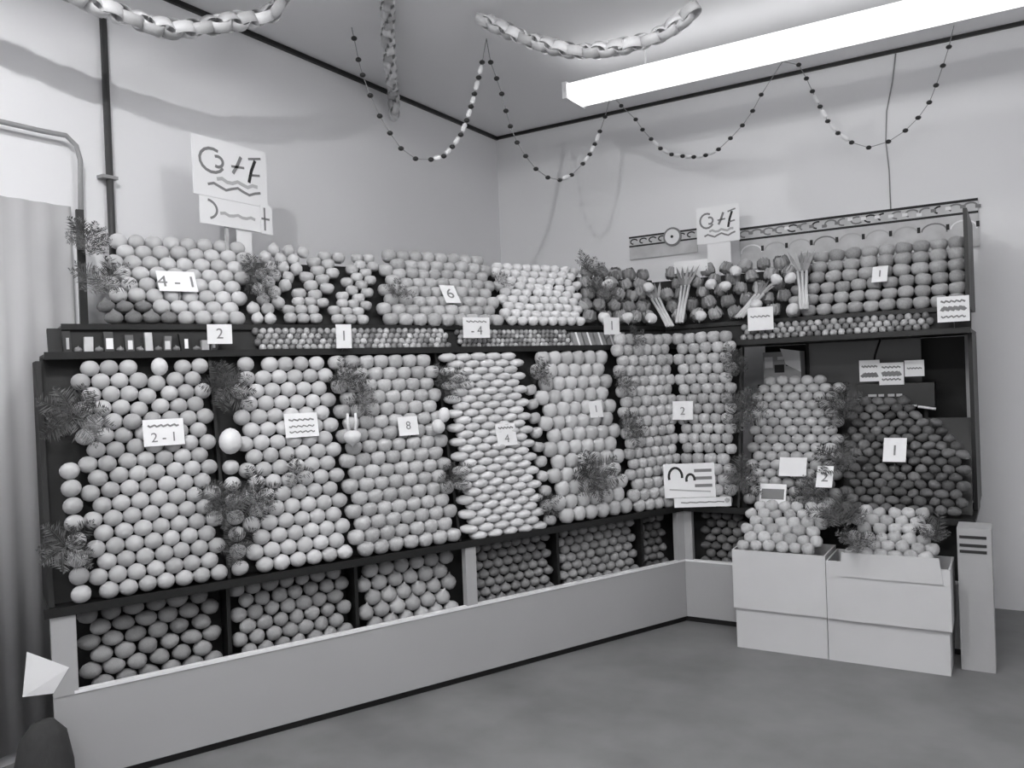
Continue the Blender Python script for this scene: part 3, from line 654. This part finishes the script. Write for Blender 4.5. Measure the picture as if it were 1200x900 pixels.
# posters that share one design: a round scroll, slanted strokes and a wavy foot
def poster(P, N, x0, y0, x1, y1, ex, label, foot, lower=True):
    cx, cy = (x0+x1)/2, (y0+y1)/2; c = hit(cx, cy, P, N)
    wd = (hit(x1, cy, P, N)-hit(x0, cy, P, N)).length; ht = (hit(cx, y0, P, N)-hit(cx, y1, P, N)).length
    t = empty('poster', c, label, 'poster', 'posters above the stands'); t.matrix_world = framed(c, ex, ZV)
    pp_ = plate('paper', wd, ht, .004, 'card', t)
    S = lambda pts: [(x*wd, y*ht) for x, y in pts]
    ribbon('scroll', S(arc(-.25, .12, .16, .2, 60, 330)), .05*ht, 'grey_ink', pp_)
    ribbon('scroll', S(arc(-.18, .12, .07, .09, -120, 120)), .05*ht, 'grey_ink', pp_)
    ribbon('stroke', S([(.02, -.02), (.08, .12), (.14, .3)]), .06*ht, 'grey_ink', pp_)
    ribbon('stroke', S([(.24, -.12), (.28, .1), (.34, .3)]), .06*ht, 'ink', pp_)
    ribbon('bar', S([(.0, .1), (.18, .12)]), .04*ht, 'grey_ink', pp_)
    ribbon('bar', S([(.24, .3), (.42, .36)]), .04*ht, 'grey_ink', pp_)
    ribbon('bar', S([(.26, .02), (.4, .05)]), .04*ht, 'grey_ink', pp_)
    ribbon('wave', S([(-.32+.08*i, -.30+.04*math.sin(i*1.6)) for i in range(10)]), .045*ht, 'grey_ink', pp_)
    ribbon('wave', S([(-.2+.07*i, -.18+.03*math.sin(i*1.9)) for i in range(9)]), .06*ht, 'pale_ink', pp_)
    if lower:
        lc = plate('lower_card', wd*.84, ht*.46, .003, 'card', t, -.02*wd, -.74*ht, .004)
        ribbon('curve', S([(x, y) for x, y in arc(-.36, -.72, .14, .16, -70, 80)]), .04*ht, 'grey_ink', lc, .0055)
        ribbon('wave', S([(-.18+.06*i, -.76+.02*math.sin(i*2)) for i in range(9)]), .05*ht, 'pale_ink', lc, .0055)
        sc_ = plate('side_card', wd*.17, ht*.52, .003, 'card', t, .46*wd, -.73*ht, .009)
        ribbon('stroke', S([(.43, -.93), (.43, -.52)]), .035*ht, 'grey_ink', sc_, .0105)
        ribbon('bar', S([(.38, -.72), (.5, -.72)]), .035*ht, 'grey_ink', sc_, .0105)
    for dx, ww, mm in foot:
        plate('leg', ww, ht*1.1, .006, mm, t, dx*wd, -ht*(1.35 if lower else .85), -.006)
    return t, wd, ht
poster(Vector((-1.5, 0, 0)), Vector((1, 0, 0)), 229, 168, 313, 235, Vector((0, 1, 0)), 'white poster with scroll lettering above the upper grapefruit', ((-.08, .02, 'pale_ink'), (.16, .09, 'card')))
poster(Vector((0, .74, 0)), Vector((0, -1, 0)), 816, 241, 866, 284, Vector((1, 0, 0)), 'small white poster with scroll lettering above the cabbages', ((0, .16, 'card'),), False)
# round bauble on the poster's foot, by the grapefruit
# printed frieze along the right wall
fz = empty('printed_frieze', (.80, .97, 2.33), 'long printed paper frieze of leaves and fruit behind the red apples', 'frieze')
fz.matrix_world = framed(Vector((.84, .985, 2.33)), Vector((1, 0, 0)), ZV)
plate('paper', 1.44, .29, .006, 'frieze', fz)
ribbon('border_line', [(-.72, .137), (.72, .137)], .016, 'ink', fz); ribbon('border_line', [(-.72, .062), (.72, .062)], .014, 'ink', fz)
random.seed(3)
for i in range(18):
    x = -.68+.08*i
    ribbon('scroll', arc(x, .10, .035, .022, random.uniform(0, 90), random.uniform(200, 330), 8), .010, random.choice(['ink', 'grey_ink']), fz, .002)
    plate('petal', .03, .02, .001, random.choice(['card', 'grey_ink']), fz, x+.04, .10+random.uniform(-.015, .015), .0022)
for i in range(9):
    x = -.64+.16*i
    ribbon('fruit_outline', arc(x, -.03, .07, .05, random.uniform(-10, 30), random.uniform(150, 190), 10), .009, random.choice(['pale_ink', 'grey_ink', 'pale_ink', 'card']), fz, .002)
    plate('fruit_stem', .018, .035, .001, 'ink', fz, x+.075, -.01, .0024)
f2 = empty('printed_frieze', (-.44, .97, 2.40), 'short printed paper frieze behind the cabbages', 'frieze')
f2.matrix_world = framed(Vector((-.44, .985, 2.43)), Vector((1, 0, 0)), ZV)
plate('paper', .52, .17, .006, 'frieze', f2)
ribbon('border_line', [(-.26, .078), (.26, .078)], .013, 'ink', f2); ribbon('border_line', [(-.26, .012), (.26, .012)], .012, 'ink', f2)
for i in range(7): ribbon('scroll', arc(-.22+.073*i, .045, .028, .018, 20, 260, 8), .009, 'ink', f2, .002)
dl = empty('round_dial', Vector((-.36, .955, 2.475)), 'round white dial with a dark rim fixed to the short frieze', 'dial')
dl.matrix_world = framed(Vector((-.36, .972, 2.475)), Vector((1, 0, 0)), ZV)
def disc(name, r, th, m, parent, dz):
    n = 24; vs = [Vector((r*math.cos(2*PI*k/n), r*math.sin(2*PI*k/n), dz+c)) for c in (-th, 0) for k in range(n)]
    return link(name, mesh(name, vs, [tuple(range(n-1, -1, -1)), tuple(range(n, 2*n))]+[(k, (k+1) % n, n+(k+1) % n, n+k) for k in range(n)], m), (0, 0, 0), parent)
disc('rim', .068, .010, 'grey_ink', dl, 0); disc('face', .054, .004, 'cap', dl, .004); disc('hub', .010, .004, 'ink', dl, .008)

# small things in front of the mirror: a black tray with a row of cards
ty = empty('black_tray', RP(1.12, .48, 1.27), 'black tray with pale markings standing above the beetroot', 'tray')
runbox('body', RP, .925, 1.33, [(.46, 1.25), (.60, 1.25), (.60, 1.385), (.47, 1.385)], 'black', ty)
for xa, ww in ((.985, .045), (1.04, .03), (1.09, .035), (1.135, .03)): runbox('marking', RP, xa, xa+ww, [(.4555, 1.31), (.4575, 1.31), (.4585, 1.325), (.4565, 1.325)], 'pale_ink', ty)
for xa in (1.0, 1.28): runbox('foot', RP, xa-.01, xa+.01, rect(.52, .54, LZ-.002, 1.25), 'black', ty)
tube('bright_tube', [RP(1.10, .455, 1.258), RP(1.24, .455, 1.256)], .006, 'cap', ty); tube('bright_tube', [RP(1.245, .45, 1.25), RP(1.335, .45, 1.236)], .008, 'cap', ty)
PL['tray'] = (RP(0, .47, 1.4), Vector((0, -1, 0)), Vector((1, 0, 0)), ZV)
card(1007, 422, 1031, 447, 'tray', 'white card with a dark corner on the black tray, beside the mirror edge', [('~', .2, .08), ('~a', -.2, .2)], .0, stick=False)
card(1030, 425, 1059, 451, 'tray', 'white card with dark print in the middle of the black tray', [('~', .3, .07), ('~abc', 0, .2), ('~b', -.25, .07)], .006, stick=False)
card(1060, 422, 1083, 441, 'tray', 'plain white card at the end of the black tray', [('~', .0, .08)], .0, stick=False)

bx = empty('fruit_carton', RP(.48, .62, LZ), 'small printed carton with a pale torn flap beside the mirror', 'carton')
runbox('body', RP, .36, .59, rect(.56, .68, LZ-.002, 1.60), 'carton2', bx)
for k, (xa, za, ww, hh) in enumerate(((.37, 1.50, .05, .07), (.43, 1.47, .06, .05), (.50, 1.51, .05, .06), (.45, 1.55, .08, .02))): runbox('print', RP, xa, xa+ww, rect(.5585, .561, za, za+hh), ('card', 'ink', 'ink', 'card')[k], bx)
hexa('torn_flap', [RP(.50, .557, 1.52), RP(.59, .557, 1.47), RP(.59, .562, 1.47), RP(.50, .562, 1.52), RP(.47, .55, 1.62), RP(.585, .55, 1.60), RP(.585, .555, 1.60), RP(.47, .555, 1.62)], 'card', bx)

# packets on the narrow step at the curtain end
random.seed(8)
tt = 3.22
for i in range(9):
    ww = random.uniform(.014, .025); ht = random.uniform(.035, .095); o_ = .207+random.uniform(0, .012); tt -= ww
    p = empty('fruit_packet', LP(tt, o_, ML0), 'small wrapped packet with a pale label on the narrow step', 'packet', 'packets on the narrow step')
    ln_ = random.uniform(-.012, .012)
    c8 = [LP(tt+sx*ww*.92+ln_*k, o_+oo+.006*k, ML0+ht*k) for k in (0, 1) for sx, oo in ((1, -.008), (-1, -.008), (-1, .02), (1, .02))]
    wr = hexa('wrapper', c8, random.choice(['pack', 'pack', 'swede', 'wrap', 'black']), p)
    if i % 3 != 1:
        lw = ww*random.uniform(.25, .7)
        runbox('label', LP, tt-lw, tt+lw, [(o_-.010, ML0+ht*.2), (o_-.0085, ML0+ht*.2), (o_-.005, ML0+ht*.7), (o_-.0065, ML0+ht*.7)], random.choice(['card', 'wrap', 'pale_ink']), p)
    tt -= ww+.004
    if i < 7:
        put('swede', LP(tt-.017, .214, ML0+.0155), .032, 'small dark swede between the packets on the narrow step', 'swedes between the packets', .3, fixed=True); tt -= .037
# flat wrapped slabs on the step beside the tiny plums
for i in range(5):
    tt = .58-.085*i
    p = empty('wrapped_slab', LP(tt, .21, ML0), 'slanting wrapped slab on the narrow step below the turnips', 'packet', 'wrapped slabs on the narrow step')
    runbox('wrapper', LP, tt-.036, tt+.036, [(.20, ML0), (.222, ML0), (.258, ML0+.085), (.236, ML0+.085)], 'potato', p)
    runbox('band', LP, tt-.006, tt+.006, [(.198, ML0+.004), (.2005, ML0+.004), (.2365, ML0+.086), (.234, ML0+.086)], 'card', p)

settle()

# ------------------------------------------------------------------ hanging decorations
def swag_pts(hook0, hook1, pix):
    a, b = Vector(hook0), Vector(hook1); N = Vector(((b-a).y, -(b-a).x, 0)).normalized()
    return [hit(x, y, a, N) for x, y in pix]
UV8 = sphere_prof(7)
BEAD_D = lathe_fruit('bead', UV8, 'bead_d', seg=10); BEAD_W = lathe_fruit('bead', [(0, -.5), (.3, -.5), (.5, -.3), (.5, .3), (.3, .5), (0, .5)], 'bead_w', seg=10)
def garland(hook0, hook1, pix, label, w0, w1):
    pts = swag_pts(hook0, hook1, pix); full = [Vector(hook0)]+pts+[Vector(hook1)]
    t = empty('bead_garland', full[0], label, 'garland', 'bead garlands under the ceiling')
    tube('string', full, .0025, 'string', t, 5)
    for i, p in enumerate(pts):
        o = link('bead', BEAD_D, p-full[0], t); o.scale = (.034, .034, .026)
        if i+1 < len(pts):
            q = (p+pts[i+1])/2; d = pts[i+1]-p
            if d.length < .16 and w0 <= i < w1:
                c = link('white_tube', BEAD_W, q-full[0], t); c.scale = (.028, .028, d.length*.55)
                c.rotation_mode = 'QUATERNION'; c.rotation_quaternion = d.to_track_quat('Z', 'Y')
def ch(x, y): 
    p = hit(x, y, Vector((0, 0, HC-.004)), ZV); return p
H0, H1, H2, H3, H4 = ch(412, 32), ch(570, 45), ch(716, 110), ch(917, 72), ch(1118, 30)
garland(H0, H1, [(415, 45), (420, 70), (425, 88), (434, 112), (445, 136), (457, 156), (470, 174), (487, 186), (505, 187), (520, 183), (530, 172), (540, 158), (547, 141), (552, 125), (556, 110), (561, 91), (565, 73)], 'bead garland looping in front of the left wall', 8, 16)
garland(H1, H2, [(575, 73), (582, 92), (588, 110), (593, 130), (598, 148), (606, 167), (616, 183), (628, 198), (642, 208), (656, 211), (670, 205), (683, 192), (691, 181), (697, 169), (703, 154), (709, 137)], 'bead garland looping across the corner of the room', 9, 14)
garland(H2, H3, [(728, 124), (745, 140), (753, 152), (763, 163), (774, 174), (787, 181), (800, 183), (813, 184), (827, 182), (842, 175), (856, 162), (870, 147), (882, 130), (892, 111)], 'bead garland looping below the middle of the fluorescent light', 3, 9)
garland(H3, H4, [(936, 76), (945, 92), (952, 107), (961, 125), (970, 142), (982, 156), (998, 167), (1018, 173), (1041, 166), (1061, 153), (1076, 138), (1089, 120), (1097, 100), (1105, 77), (1112, 55)], 'bead garland looping below the outer end of the fluorescent light', 2, 6)
# paper chains
def link_mesh():
    vs, fs = [], []; n = 14
    for k in range(n):
        a = 2*PI*k/n; r = 1.0
        for dr, dz in ((0, -.5), (0, .5), (-.07, .5), (-.07, -.5)):
            vs.append(Vector(((r+dr*.4)*math.cos(a)*1.0, dz*1.05, (r+dr)*math.sin(a)*1.15)))
    for k in range(n):
        a, b = 4*k, 4*((k+1) % n)
        for j in range(4): fs.append((a+j, a+(j+1) % 4, b+(j+1) % 4, b+j))
    return mesh('link', vs, fs, 'chain', True)
LK = link_mesh()
def paper_chain(pts, label, r=.046):
    pts = [Vector((p[0], p[1], min(p[2], HC-r*1.12))) for p in pts]; t = empty('paper_chain', pts[0], label, 'paper chain', 'paper chains under the ceiling')
    # catmull-rom resample
    dense = []
    for i in range(len(pts)-1):
        p0, p1, p2, p3 = pts[max(i-1, 0)], pts[i], pts[i+1], pts[min(i+2, len(pts)-1)]
        for k in range(30):
            u = k/30; dense.append(.5*((2*p1)+(p2-p0)*u+(2*p0-5*p1+4*p2-p3)*u*u+(3*p1-p0-3*p2+p3)*u**3))
    dense.append(pts[-1]); acc = 0; nxt = 0; k = 0
    for i in range(1, len(dense)):
        acc += (dense[i]-dense[i-1]).length
        if acc >= nxt:
            d = (dense[i]-dense[i-1]).normalized(); o = link('link', LK, dense[i]-pts[0], t)
            o.rotation_mode = 'QUATERNION'
            q = d.to_track_quat('Z', 'Y'); o.rotation_quaternion = q @ Matrix.Rotation(PI/2*(k % 2)+.35+k*.21, 4, 'Z').to_quaternion()
            o.scale = (r*.85, r, r); nxt += r*1.0; k += 1
def shadow_pt(px, py, k):
    W_ = hit(px, py, Vector((WX, 0, 0)), Vector((1, 0, 0))); return LAMP+(W_-LAMP)*k
c = [shadow_pt(-60, 20, .66), shadow_pt(45, 80, .67), shadow_pt(140, 115, .70), shadow_pt(250, 148, .69), shadow_pt(340, 152, .645), shadow_pt(400, 145, .62), shadow_pt(436, 128, .58)]
h = c[-1].copy(); h.z = HC-.01; h.x += .1; h.y += .1
paper_chain([Vector((c[0].x-.0, c[0].y-.15, HC-.02))]+c+[h], 'twisted paper chain swagged along the left wall')
A = Vector((WX+.10, -.43, 3.36))
paper_chain([A-ZV*.08, A+ZV*.04, Vector((-1.45, -.80, 3.37)), Vector((-1.17, -1.16, 3.41)), Vector((-.8, -1.6, HC-.03))], 'paper chain running from the left wall out across the ceiling', .042)
PA, PN = Vector((0, -1.0, 0)), Vector((0, -1, 0))
paper_chain([hit(x, y, PA, PN) for x, y in ((566, 22), (590, 34), (630, 50), (680, 60), (730, 54), (775, 40), (812, 12))], 'paper chain swagged in front of the fluorescent light', .044)

# ------------------------------------------------------------------ pipes, cable, curtain and sack at the edges
pp = empty('wall_pipe', (WX+.03, -2.43, 0), 'dark vertical pipe clipped to the left wall', 'pipe')
tube('pipe', [(WX+.03, -2.43, 0), (WX+.03, -2.43, HC-.03)], .016, 'pipe', pp, 8)
box('clip', (WX, -2.475, 2.485), (WX+.05, -2.40, 2.500), 'gpipe', pp)
br = empty('curtain_rail', (WX+.04, -2.7, 2.6), 'bent grey curtain rail on the left wall', 'rail')
tube('rail', [(WX+.012, -3.6, 2.62), (WX+.05, -3.58, 2.625), (WX+.05, -2.75, 2.63), (WX+.05, -2.64, 2.635), (WX+.05, -2.595, 2.60), (WX+.05, -2.58, 2.54), (WX+.045, -2.585, 2.30), (WX+.012, -2.585, 2.27)], .011, 'gpipe', br, 8)
n = 46; vs, fs = [], []
for i in range(n+1):
    y = -3.45+.83*i/n; x = WX+.024+.006*math.sin(i*1.15)
    for z in (.05, 2.33): vs.append(Vector((x, y, z)))
m_ = len(vs); vs += [v+Vector((.003, 0, 0)) for v in vs]
for i in range(n): k = 2*i; fs += [(k, k+1, k+3, k+2), (m_+k, m_+k+2, m_+k+3, m_+k+1), (k, k+2, m_+k+2, m_+k), (k+1, m_+k+1, m_+k+3, k+3)]
fs += [(0, m_, m_+1, 1), (2*n, 2*n+1, m_+2*n+1, m_+2*n)]
tag(solid('curtain', vs, fs, 'curtain', None, True), 'pale folded cloth curtain hanging at the end of the stand', 'curtain')
tag(tube('wall_cable', [hit(x, y, Vector((0, WY-.006, 0)), Vector((0, 1, 0))) for x, y in ((1050, 58), (1046, 95), (1039, 130), (1038, 165), (1042, 200), (1044, 250))], .004, 'gpipe'), 'thin grey cable running down the right wall', 'cable')
sk = lathe_fruit('sack', [(0, 0), (.5, .0), (.56, .2), (.52, .6), (.40, .95), (.2, 1.1), (0, 1.1)], 'sack', seg=28, lump=.06, seed=4)
p = LP(3.37, -.13, 0); o = link('rubbish_sack', sk, p); o.scale = (.19, .19, .29); tag(o, 'dark lumpy sack on the floor against the end of the fascia board', 'sack')
q = LP(3.40, .02, .42)
vs = [LP(3.265, -.006, .47), LP(3.40, -.012, .56), LP(3.42, -.02, .40), LP(3.32, -.006, .385)]; vs += [v+NV*.004 for v in vs]
tag(hexa('paper_bag', [vs[0], vs[1], vs[2], vs[3], vs[4], vs[5], vs[6], vs[7]], 'card'), 'white paper bag hung on the end of the stand', 'paper bag')
